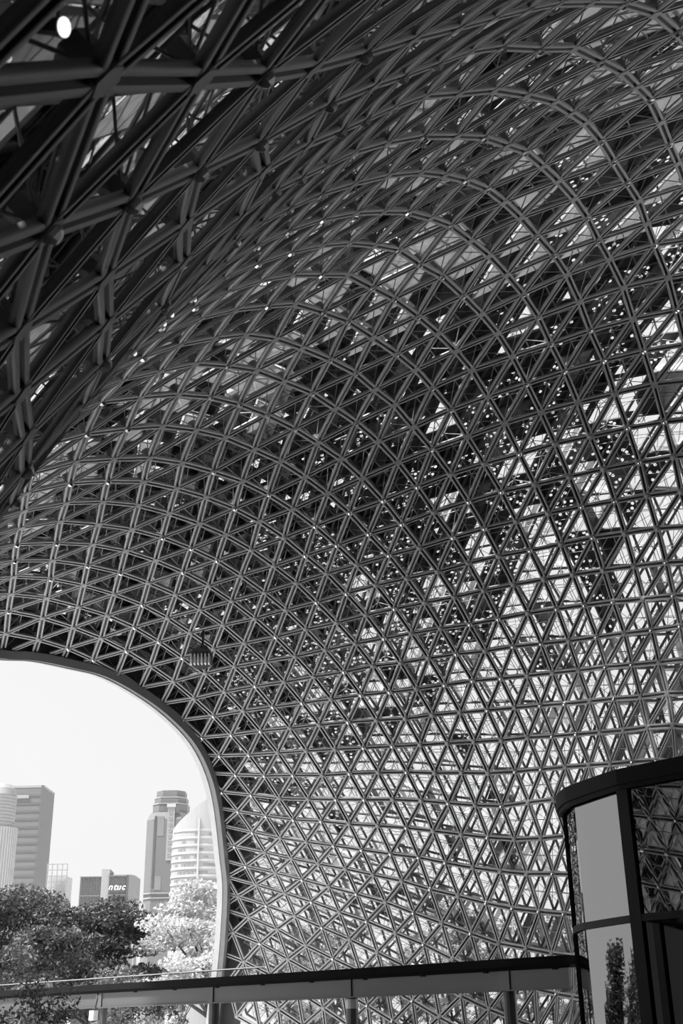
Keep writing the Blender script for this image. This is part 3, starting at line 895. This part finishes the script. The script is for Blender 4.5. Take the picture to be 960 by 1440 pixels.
def outw(k, d):
    return PC[k] + Vector((math.sin(PH[k]), -math.cos(PH[k]))) * d


def strip(name, i0, i1, d0, d1, z0, z1, m, parent, smooth=False, **kw):
    """a band following the outline between two offsets and two heights"""
    mb = MB()
    for k in range(i0, i1):
        q = []
        for d, z in ((d0, z0), (d1, z0), (d1, z1), (d0, z1)):
            a, b = outw(k, d), outw(k + 1, d)
            q.append(((a.x, a.y, z), (b.x, b.y, z)))
        for u in range(4):
            v = (u + 1) % 4
            mb.poly([q[u][0], q[u][1], q[v][1], q[v][0]])
        if k == i0:
            mb.poly([t[0] for t in q])
        if k == i1 - 1:
            mb.poly([t[1] for t in q])
    return mb.build(name, m, parent, smooth=smooth, **kw)


NP = len(PC) - 1
strip('roof_ring', 0, NP, -0.1, 0.17, ZT + 0.03, ZT + 0.3, M_ring, drum, label='thick black overhanging roof ring')
strip('roof_gutter', 0, NP, 0.05, 0.12, ZT - 0.05, ZT + 0.04, M_ring, drum)
strip('transom', 0, NP, -0.06, 0.05, ZM - 0.06, ZM + 0.06, M_mull, drum)
strip('plinth', 0, NP, -0.1, 0.03, 0.03, 0.25, M_ring, drum)
mb = MB()
mb.prism([(p.x, p.y) for p in PC], ZT + 0.1, ZT + 0.25)
mb.build('roof_deck', M_ring, drum)
first = 13
marks = [0, first, mi, mi + 21, mi + 42, NP]
for u in range(len(marks) - 1):
    for z0, z1 in ((0.25, ZM - 0.05), (ZM + 0.05, ZT)):
        strip('curved_pane', marks[u], marks[u + 1], -0.012, 0.0, z0, z1, M_ddoor if (u >= 2 and z0 < 1) else M_dglass, drum, smooth=False)
for u, k in enumerate(marks):
    mb = MB()
    p = outw(k, 0.0)
    wdt = 0.1 if u == 1 else 0.24
    mb.box((p.x, p.y, (0.25 + ZT) / 2), (wdt, 0.12, ZT - 0.25), PH[k])
    mb.build('mullion', M_mull, drum)
for tt in (mi + 4, mi + 17):
    mb = MB()
    p = outw(tt, 0.01)
    mb.box((p.x, p.y, 1.7), (0.14, 0.1, 3.0), PH[tt])
    mb.build('door_post', M_mull, drum)
mb = MB()
mb.prism([tuple((PC[k] * 0.72 + Vector((0.9, -0.55)))) for k in range(0, len(PC), 4)], 0.25, ZT)
mb.build('inner_core', M_core, drum)

# ---------------------------------------------------------------- lamps hung in the shell
M_lampb = mat('lamp_body', 0.03, 0.4)
M_lampf = bpy.data.materials.new('lamp_glow')
M_lampf.use_nodes = True
_b = M_lampf.node_tree.nodes['Principled BSDF']
_b.inputs['Emission Color'].default_value = (1, 1, 1, 1)
_b.inputs['Emission Strength'].default_value = 1.6


def spot(loc, aim, s, label, lit=True):
    t = thing('spotlight', label, 'lamp', loc)
    d = Vector(aim).normalized()
    mb = MB()
    mb.tube([-d * 0.22 * s, d * 0.06 * s, d * 0.16 * s], [0.07 * s, 0.09 * s, 0.11 * s], n=14)
    mb.build('housing', M_lampb, t)
    mb = MB()
    mb.tube([d * 0.162 * s, d * 0.172 * s], [0.095 * s, 0.095 * s], n=14)
    mb.build('lens', M_lampf, t)
    mb = MB()
    up = Vector((0, 0, 1))
    side = d.cross(up).normalized()
    for q in (-1, 1):
        mb.beam(side * (0.1 * s * q), side * (0.1 * s * q) + up * 0.3 * s, 0.02 * s, 0.04 * s)
    mb.beam(side * -0.11 * s + up * 0.3 * s, side * 0.11 * s + up * 0.3 * s, 0.03 * s, 0.03 * s)
    mb.beam(up * 0.3 * s, up * 0.62 * s, 0.03 * s, 0.03 * s)
    mb.build('yoke', M_lampb, t)
    return t


spot((-1.16, 3.58, 5.38), (0.9, -0.28, -0.35), 0.42, 'lit round spotlight on a black yoke among the nearest bars overhead')
# finned floodlight near the opening
fl = thing('floodlight', 'black floodlight with pale cooling fins fixed to the canopy above the opening', 'lamp', (-4.02, 31.9, 11.35))
mb = MB()
mb.tube([(0, 0.2, 0.25), (0, 0, 0), (0, -0.1, -0.12)], [0.2, 0.33, 0.36], n=9)
mb.build('housing', M_lampb, fl)
for k in range(6):
    mb = MB()
    mb.box((-0.25 + 0.1 * k, -0.25, -0.16), (0.035, 0.2, 0.28), 0)
    mb.build('cooling_fin', M_white, fl)
mb = MB()
mb.beam((0, 0.2, 0.2), (0, 0.3, 0.85), 0.06, 0.06)
mb.build('bracket', M_lampb, fl)

# ---------------------------------------------------------------- trees
M_bark = mat('tree_bark', 0.06, 0.9, noise=0.3, scale=6)
M_leafd = mat('dark_leaf', 0.065, 0.6, noise=0.5, scale=0.9, trans=0.25)
M_leafm = mat('mid_leaf', 0.13, 0.6, noise=0.4, scale=0.9, trans=0.25)
M_leafw = mat('pale_leaf', 0.48, 0.6, noise=0.12, scale=0.9, trans=0.25)


def leaves(name, clumps, per, size, m, parent, seed, up=0.6):
    r = np.random.RandomState(seed)
    C, S_ = [], []
    for (c, rad) in clumps:
        k = max(8, int(per * (rad[0] * rad[1] * rad[2]) ** 0.5))
        d = r.randn(k, 3)
        d /= np.linalg.norm(d, axis=1)[:, None]
        C.append(np.array(c) + d * np.array(rad) * (r.rand(k, 1) ** 0.45))
        S_.append(size * (0.6 + 0.8 * r.rand(k)))
    C = np.concatenate(C)
    S_ = np.concatenate(S_)[:, None]
    n = len(C)
    N_ = r.randn(n, 3)
    N_[:, 2] += up * 2
    N_ /= np.linalg.norm(N_, axis=1)[:, None]
    T = np.cross(N_, r.randn(n, 3))
    T /= np.linalg.norm(T, axis=1)[:, None]
    Bn = np.cross(N_, T)
    V = np.stack([C - T * S_, C + Bn * S_ * .45 - N_ * S_ * .1, C + T * S_, C - Bn * S_ * .45 - N_ * S_ * .1], axis=1).reshape(-1, 3)
    F = (np.arange(n) * 4)[:, None] + np.arange(4)[None]
    return link(name, mesh_np(name, V, [F], [m]), parent, kind='stuff')


def tree(name, label, base, h, spread, m, seed, layers=4, nc=26, per=260, leaf=0.13, trunk=0.22, flat=0.42, group=None, low=0.35, cat='tree'):
    r = random.Random(seed)
    t = thing(name, label, cat, base, group=group)
    cl = []
    for k in range(nc):
        f = low + (1 - low) * ((k % layers) + r.random() * 0.7) / layers
        f = min(f, 0.97)
        rr = spread * math.sqrt(max(0.05, 1 - ((f - low) / (1.03 - low)) ** 2.2))
        a = r.random() * full
        d = rr * math.sqrt(r.random())
        s = spread * (0.2 + 0.16 * r.random())
        cl.append(((d * math.cos(a), d * math.sin(a), h * f - s * flat * 0.4), (s, s, s * flat)))
    mb = MB()
    fork = h * 0.28
    mb.tube([(0, 0, 0), (0.05 * h * (r.random() - .5), 0, fork * 0.6), (0, 0, fork)], [trunk, trunk * .8, trunk * .75], n=9)
    mb.build('trunk', M_bark, t)
    for c, rad in cl[::3]:
        b_ = MB()
        mid = Vector((c[0] * 0.45, c[1] * 0.45, fork + (c[2] - fork) * 0.6))
        b_.tube([(0, 0, fork * 0.9), mid, c], [trunk * .5, trunk * .28, trunk * .1], n=6)
        b_.build('branch', M_bark, t)
    leaves('crown', cl, per, leaf, m, t, seed)
    return t


tree('rain_tree', 'dark spreading tree whose crown rises highest, seen through the opening at the left edge', (-20.5, 71, 0), 9.8, 5.9, M_leafd, 3, nc=64, per=620, leaf=0.11)
tree('rain_tree', 'dark spreading tree just left of the pale tree, below the low sign building', (-12.6, 62, 0), 8.0, 4.6, M_leafd, 5, nc=54, per=640, leaf=0.11)
tree('rain_tree', 'low dark tree with bare forked boughs under the two big crowns', (-15.6, 56, 0), 5.6, 3.6, M_leafd, 8, nc=34, per=600, leaf=0.1)
tree('pale_tree', 'sunlit white-leaved tree in flat tiers beside the edge of the opening', (-6.4, 60, 0), 8.7, 3.9, M_leafw, 12, nc=44, per=520, leaf=0.11, layers=6, flat=0.32, low=0.42)
tree('pale_tree', 'smaller sunlit white-leaved tree standing lower behind the beam foot', (-2.6, 66, 0), 7.0, 3.0, M_leafw, 13, nc=30, per=480, leaf=0.11, layers=5, flat=0.32, low=0.4)
for k, (x, y, h, s, lab) in enumerate(((-12.3, 50, 3.9, 1.5, 'mid grey round shrub below the dark trees, leftmost of the three behind the rail'),
                                       (-9.6, 52.5, 4.4, 1.6, 'mid grey round shrub below the gap between dark and pale trees'),
                                       (-6.9, 51, 4.0, 1.5, 'mid grey round shrub at the foot of the pale tree'))):
    tree('shrub', lab, (x, y, 0), h, s, M_leafm, 30 + k, nc=16, per=480, leaf=0.09, trunk=0.08, flat=0.8, low=0.25, group='shrubs behind the walkway rail', cat='shrub')
tree('shrub', 'dark leafy bush in front of the left end of the walkway', (-6.7, 28, 0), 2.9, 1.25, M_leafd, 41, nc=16, per=520, leaf=0.055, trunk=0.05, flat=1.0, low=0.3, cat='shrub')
tree('shrub', 'lower dark bush at the bottom left corner in front of the walkway', (-8.6, 27.0, 0), 3.0, 1.2, M_leafd, 42, nc=16, per=520, leaf=0.055, trunk=0.05, flat=1.0, low=0.3, cat='shrub')
GL = ['leftmost', 'second from the left', 'third from the left', 'third from the right', 'second from the right', 'rightmost']
for k, (x, y, h, s) in enumerate(((-0.8, 55.5, 6.3, 2.9), (5.5, 53, 6.0, 3.2), (9.5, 50, 6.2, 3.2), (13.5, 45, 6.4, 3.0), (5.0, 66, 8.5, 3.6), (17.5, 39, 6.8, 3.0))):
    tree('garden_tree', 'garden tree beyond the open shell lattice, ' + GL[(0, 2, 3, 4, 1, 5)[k]] + ' of six', (x, y, 0), h, s, M_leafm, 60 + k, nc=22, per=240, leaf=0.14, group='trees beyond the shell')

for k, (x, y, h, s, w_) in enumerate(((-31, 40, 5.6, 4.4, 'nearest of three'), (-34, 50, 6.2, 4.6, 'middle of three'), (-30, 30, 5.2, 4.2, 'last of three'))):
    tree('rain_tree', 'dark low tree left of the opening, ' + w_ + ' mirrored in the glass', (x, y, 0), h, s, M_leafd, 80 + k, nc=44, per=330, leaf=0.15, low=0.12, flat=0.6)

# ---------------------------------------------------------------- city blocks beyond the trees, distance haze painted into their greys
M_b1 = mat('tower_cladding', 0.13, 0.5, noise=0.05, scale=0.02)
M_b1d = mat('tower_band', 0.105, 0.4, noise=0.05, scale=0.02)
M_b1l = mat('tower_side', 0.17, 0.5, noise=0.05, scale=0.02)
M_bl = mat('pale_cladding', 0.24, 0.6, noise=0.05, scale=0.02)
M_bl2 = mat('white_cladding', 0.36, 0.5, noise=0.04, scale=0.02)
M_bg = mat('pale_glass_block', 0.3, 0.3, noise=0.06, scale=0.03)
M_win = mat('dark_window', 0.09, 0.2, noise=0.1, scale=0.1)
M_win2 = mat('grey_window', 0.20, 0.2, noise=0.3, scale=0.15)

# dark slab tower at the left: corner turned to the viewer
tw = thing('office_tower', 'tall dark slab tower with thin floor lines and a blank pale name panel', 'building', (-135.2, 500, 0))
rz = 0.23
ca, sa = math.cos(rz), math.sin(rz)


def box_at(name, c, s, m, parent, rz=0.0, **kw):
    mb = MB()
    mb.box((0, 0, 0), s, 0)
    o = mb.build(name, m, parent, **kw)
    o.location = c
    o.rotation_euler = (0, 0, rz)
    return o


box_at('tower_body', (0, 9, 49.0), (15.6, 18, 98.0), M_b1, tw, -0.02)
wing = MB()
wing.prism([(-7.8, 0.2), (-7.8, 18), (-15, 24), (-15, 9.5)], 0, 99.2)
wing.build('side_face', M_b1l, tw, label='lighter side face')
for k in range(27):
    z = 10 + k * 3.25
    box_at('floor_band', (0, -0.02, z), (15.7, 0.3, 0.7), M_b1d, tw, -0.02)
box_at('corner_fin', (7.2, -0.1, 49.4), (1.1, 0.6, 98.8), M_b1d, tw, -0.02)
box_at('parapet', (0, 9, 98.4), (15.9, 18.2, 0.9), M_bl, tw, -0.02)
box_at('name_panel', (-0.9, -0.3, 94.2), (5.4, 0.25, 1.4), M_bl, tw, -0.02, label='blank pale name panel')

# round pale tower cut by the left border
rt = thing('round_tower', 'pale round tower with stepped-back top standing left of the dark slab tower', 'building', (-116.8, 404, 0))
mb = MB()
mb.tube([(0, 0, 0), (0, 0, 66)], [6.0, 6.0], n=40)
mb.build('lower_drum', M_bl, rt)
mb = MB()
mb.tube([(-.6, 0, 66), (-.6, 0, 76.5), (-.6, 0, 79.0), (-.6, 0, 80.4)], [5.3, 5.3, 4.6, 3.4], n=40)
mb.build('upper_drum', M_bl, rt)
for k in range(9):
    mb = MB()
    z = 67.5 + k * 1.1
    mb.tube([(-.6, 0, z), (-.6, 0, z + 0.35)], [5.36, 5.36], n=40)
    mb.build('window_band', M_b1l, rt)
for k in range(20):
    t = math.pi * 1.05 + k * math.pi * 0.9 / 19
    box_at('fin', (6.02 * math.cos(t), 6.02 * math.sin(t), 33), (0.25, 0.25, 65.5), M_bl2, rt, t)

# white framed block
wf = thing('framed_block', 'white open-framed block between the dark tower and the low sign building', 'building', (-107.2, 450, 0))
box_at('core', (0, 6, 28), (6.6, 9, 56), M_bl2, wf, -0.05)
for k in range(5):
    box_at('post', (-3.7 + k * 1.85, 0, 30.2), (0.28, 0.28, 60.4 - abs(k - 0) * 0.3), M_bl, wf)
for k in range(12):
    box_at('beam', (0, 0, 60 - k * 2.1), (7.6, 0.3, 0.28), M_bl, wf, 0)

# low sign building
nb = thing('sign_building', 'low dark office block with white lettering and a pale lift tower', 'building', (-81.5, 420, 0))
box_at('left_wing', (-6.9, 6, 25.9), (7.2, 12, 51.8), M_win, nb, 0.05)
box_at('lift_tower', (-1.95, 4.9, 27.1), (2.75, 10, 54.2), M_bl, nb, 0.05, label='pale lift tower')
box_at('right_wing', (2.5, 6, 26.1), (6.2, 12, 52.2), M_win, nb, 0.07)
mb = MB()
mb.prism([(5.7, -0.1), (6.5, 0.0), (8.0, 3.0), (8.0, 14), (5.7, 14)], 0, 52.3)
mb.build('end_wall', M_b1l, nb, label='grey blank end wall')
box_at('end_strip', (5.95, -0.2, 26), (0.5, 0.4, 52), M_win, nb, 0.1)
for k in range(13):
    box_at('mullion', (-10.3 + k * 0.565, -0.12 - 0.028 * (12 - k) + 0.1, 44.5), (0.09, 0.1, 14.6), M_b1l, nb)
for k in range(12):
    box_at('mullion', (-0.45 + k * 0.53, -0.12 + 0.03 * k - 0.2, 44.7), (0.09, 0.1, 15.0), M_b1l, nb)
for z in (42.0, 45.6, 51.9):
    box_at('string_course', (-6.9, -0.1, z - 0.15), (7.2, 0.25, 0.25), M_b1l, nb, 0.05)
    box_at('string_course', (2.5, -0.15, z), (6.2, 0.25, 0.25), M_b1l, nb, 0.07)
M_sign = mat('white_sign', 0.85, 0.5)
sign = MB()
sign.box((2.6, -0.42, 46.9), (5.2, 0.08, 0.12), 0.07)
sg = sign.build('sign_rail', M_b1l, nb)
for ch, dx in (('n', 0.0), ('t', 1.7), ('u', 2.75), ('c', 4.45)):
    tx = bpy.data.curves.new('letter', 'FONT')
    tx.body = ch
    tx.size = 2.9
    tx.shear = 0.3
    tx.extrude = 0.08
    tx.offset = 0.03
    tmp = bpy.data.objects.new('letter_source', tx)
    COL.objects.link(tmp)
    bpy.context.view_layer.update()
    lm = bpy.data.meshes.new_from_object(tmp.evaluated_get(bpy.context.evaluated_depsgraph_get()))
    bpy.data.objects.remove(tmp)
    lm.name = 'letter'
    lm.materials.clear()
    lm.materials.append(M_sign)
    lo = link('letter', lm, sg, label='white slanted letter ' + ch)
    lo.location = (-0.45 + dx, -0.62 + dx * 0.06, 47.3)
    lo.rotation_euler = (math.pi / 2, 0, 0.07)

# dark tower with an octagonal crown
oc = thing('crowned_tower', 'dark grey tower with a stepped octagonal crown rising behind the curved glass block', 'building', (-88.5, 604, 0))


def octo(w, c):
    return [(-w, -w + c), (-w + c, -w), (w - c, -w), (w, -w + c), (w, w - c), (w - c, w), (-w + c, w), (-w, w - c)]


mb = MB()
mb.prism(octo(10.9, 4.2), 0, 99.5)
mb.build('shaft', M_b1, oc)
mb = MB()
mb.prism(octo(10.9, 4.2), 99.5, 103, taper=octo(9.6, 4.0))
mb.build('shoulder', M_b1, oc)
for z0, z1, w in ((103, 107.2, 8.6), (107.6, 110.4, 8.0), (110.9, 114.2, 7.2)):
    mb = MB()
    mb.prism(octo(w, 3.6), z0, z1)
    mb.build('crown_tier', M_b1, oc)
for z, w in ((107.2, 8.8), (110.4, 8.1), (64.0, 11.3), (61.8, 11.2)):
    mb = MB()
    mb.prism(octo(w, 3.6 if w < 10 else 4.2), z, z + 0.6)
    mb.build('cornice', M_bl, oc)
box_at('pale_bay', (1.6, -10.75, 92.5), (3.6, 0.9, 26), M_bl, oc)
for k in range(8):
    box_at('bay_window', (1.6, -11.25, 82 + k * 2.9), (1.9, 0.2, 1.3), M_win2, oc)
box_at('bay_cap', (1.6, -11, 106), (4.4, 1.2, 1.6), M_bl2, oc)
box_at('recess', (-6.0, -10.6, 84), (0.9, 0.9, 34), M_win, oc)
box_at('window_panel', (-3.3, -10.85, 96), (3.2, 0.3, 9.5), M_b1l, oc)
box_at('window_panel', (-3.6, -10.85, 69), (3.2, 0.3, 6.5), M_b1l, oc)
for k in range(22):
    box_at('floor_line', (-1.5, -10.8, 66 + k * 1.55), (11.8, 0.2, 0.16), M_b1l, oc)

# curved pale glass block with banded floors
cu = thing('curved_block', 'pale curved glass block with white floor bands and a raking roofline', 'building', (-56.0, 450, 0))


def roofz(x):
    return 72.0 + max(0.0, min(1.0, (x + 10.0) / 18.0)) ** 0.85 * 14.0


arcp = []
for k in range(17):
    t = math.radians(198 + k * 9.0)
    arcp.append((11.4 * math.cos(t) + 1.0, 8.5 * math.sin(t) + 8.0))
back = [(arcp[-1][0], 22), (arcp[0][0], 22)]
mb = MB()
mb.prism(arcp + back, 0, lambda p: roofz(p[0]))
mb.build('glass_body', M_bg, cu)
for k in range(16):
    z = 30.0 + k * 2.75
    pts = [(p[0] * 1.015, p[1] - 0.25) for p in arcp if z < roofz(p[0]) - 1.0]
    if len(pts) < 3:
        continue
    mb = MB()
    mb.prism(pts + [(pts[-1][0], pts[-1][1] + 2.5), (pts[0][0], pts[0][1] + 2.5)], z, z + 0.85)
    mb.build('floor_slab', M_bl2, cu)
rw = random.Random(4)
for k in range(15):
    z = 30.9 + k * 2.75
    for u in range(2, 14):
        if rw.random() < (0.6 if 5 <= u <= 9 else 0.3) and z + 2 < roofz(min(arcp[u][0], arcp[u + 1][0])) - 6:
            p, q_ = arcp[u], arcp[u + 1]
            mb = MB()
            c = ((p[0] + q_[0]) / 2, (p[1] + q_[1]) / 2 - 0.08, z + 0.55)
            mb.box((0, 0, 0), (math.hypot(q_[0] - p[0], q_[1] - p[1]) * 0.92, 0.12, 1.0))
            o = mb.build('window', M_win2, cu)
            o.location = c
            o.rotation_euler = (0, 0, math.atan2(q_[1] - p[1], q_[0] - p[0]))
mb = MB()
mb.box((-5.5 + 6.3, -0.9, 46), (0.7, 0.5, 60))
mb.build('pilaster', M_bl2, cu)

# small steel gantry between the sign building and the crowned tower
ga = thing('roof_gantry', 'small sloping steel gantry beside the low sign building', 'gantry', (-67.6, 402, 0))
mb = MB()
mb.beam((-2.2, 0, 42.2), (1.5, 0, 40.6), 0.3, 0.3)
mb.beam((-2.2, 0, 41.2), (1.5, 0, 39.9), 0.2, 0.2)
mb.build('top_boom', M_bl, ga)
for x in (-1.6, 1.4):
    mb = MB()
    mb.box((x, 0, 20.2), (0.3, 0.3, 40.4))
    mb.build('post', M_bl, ga)
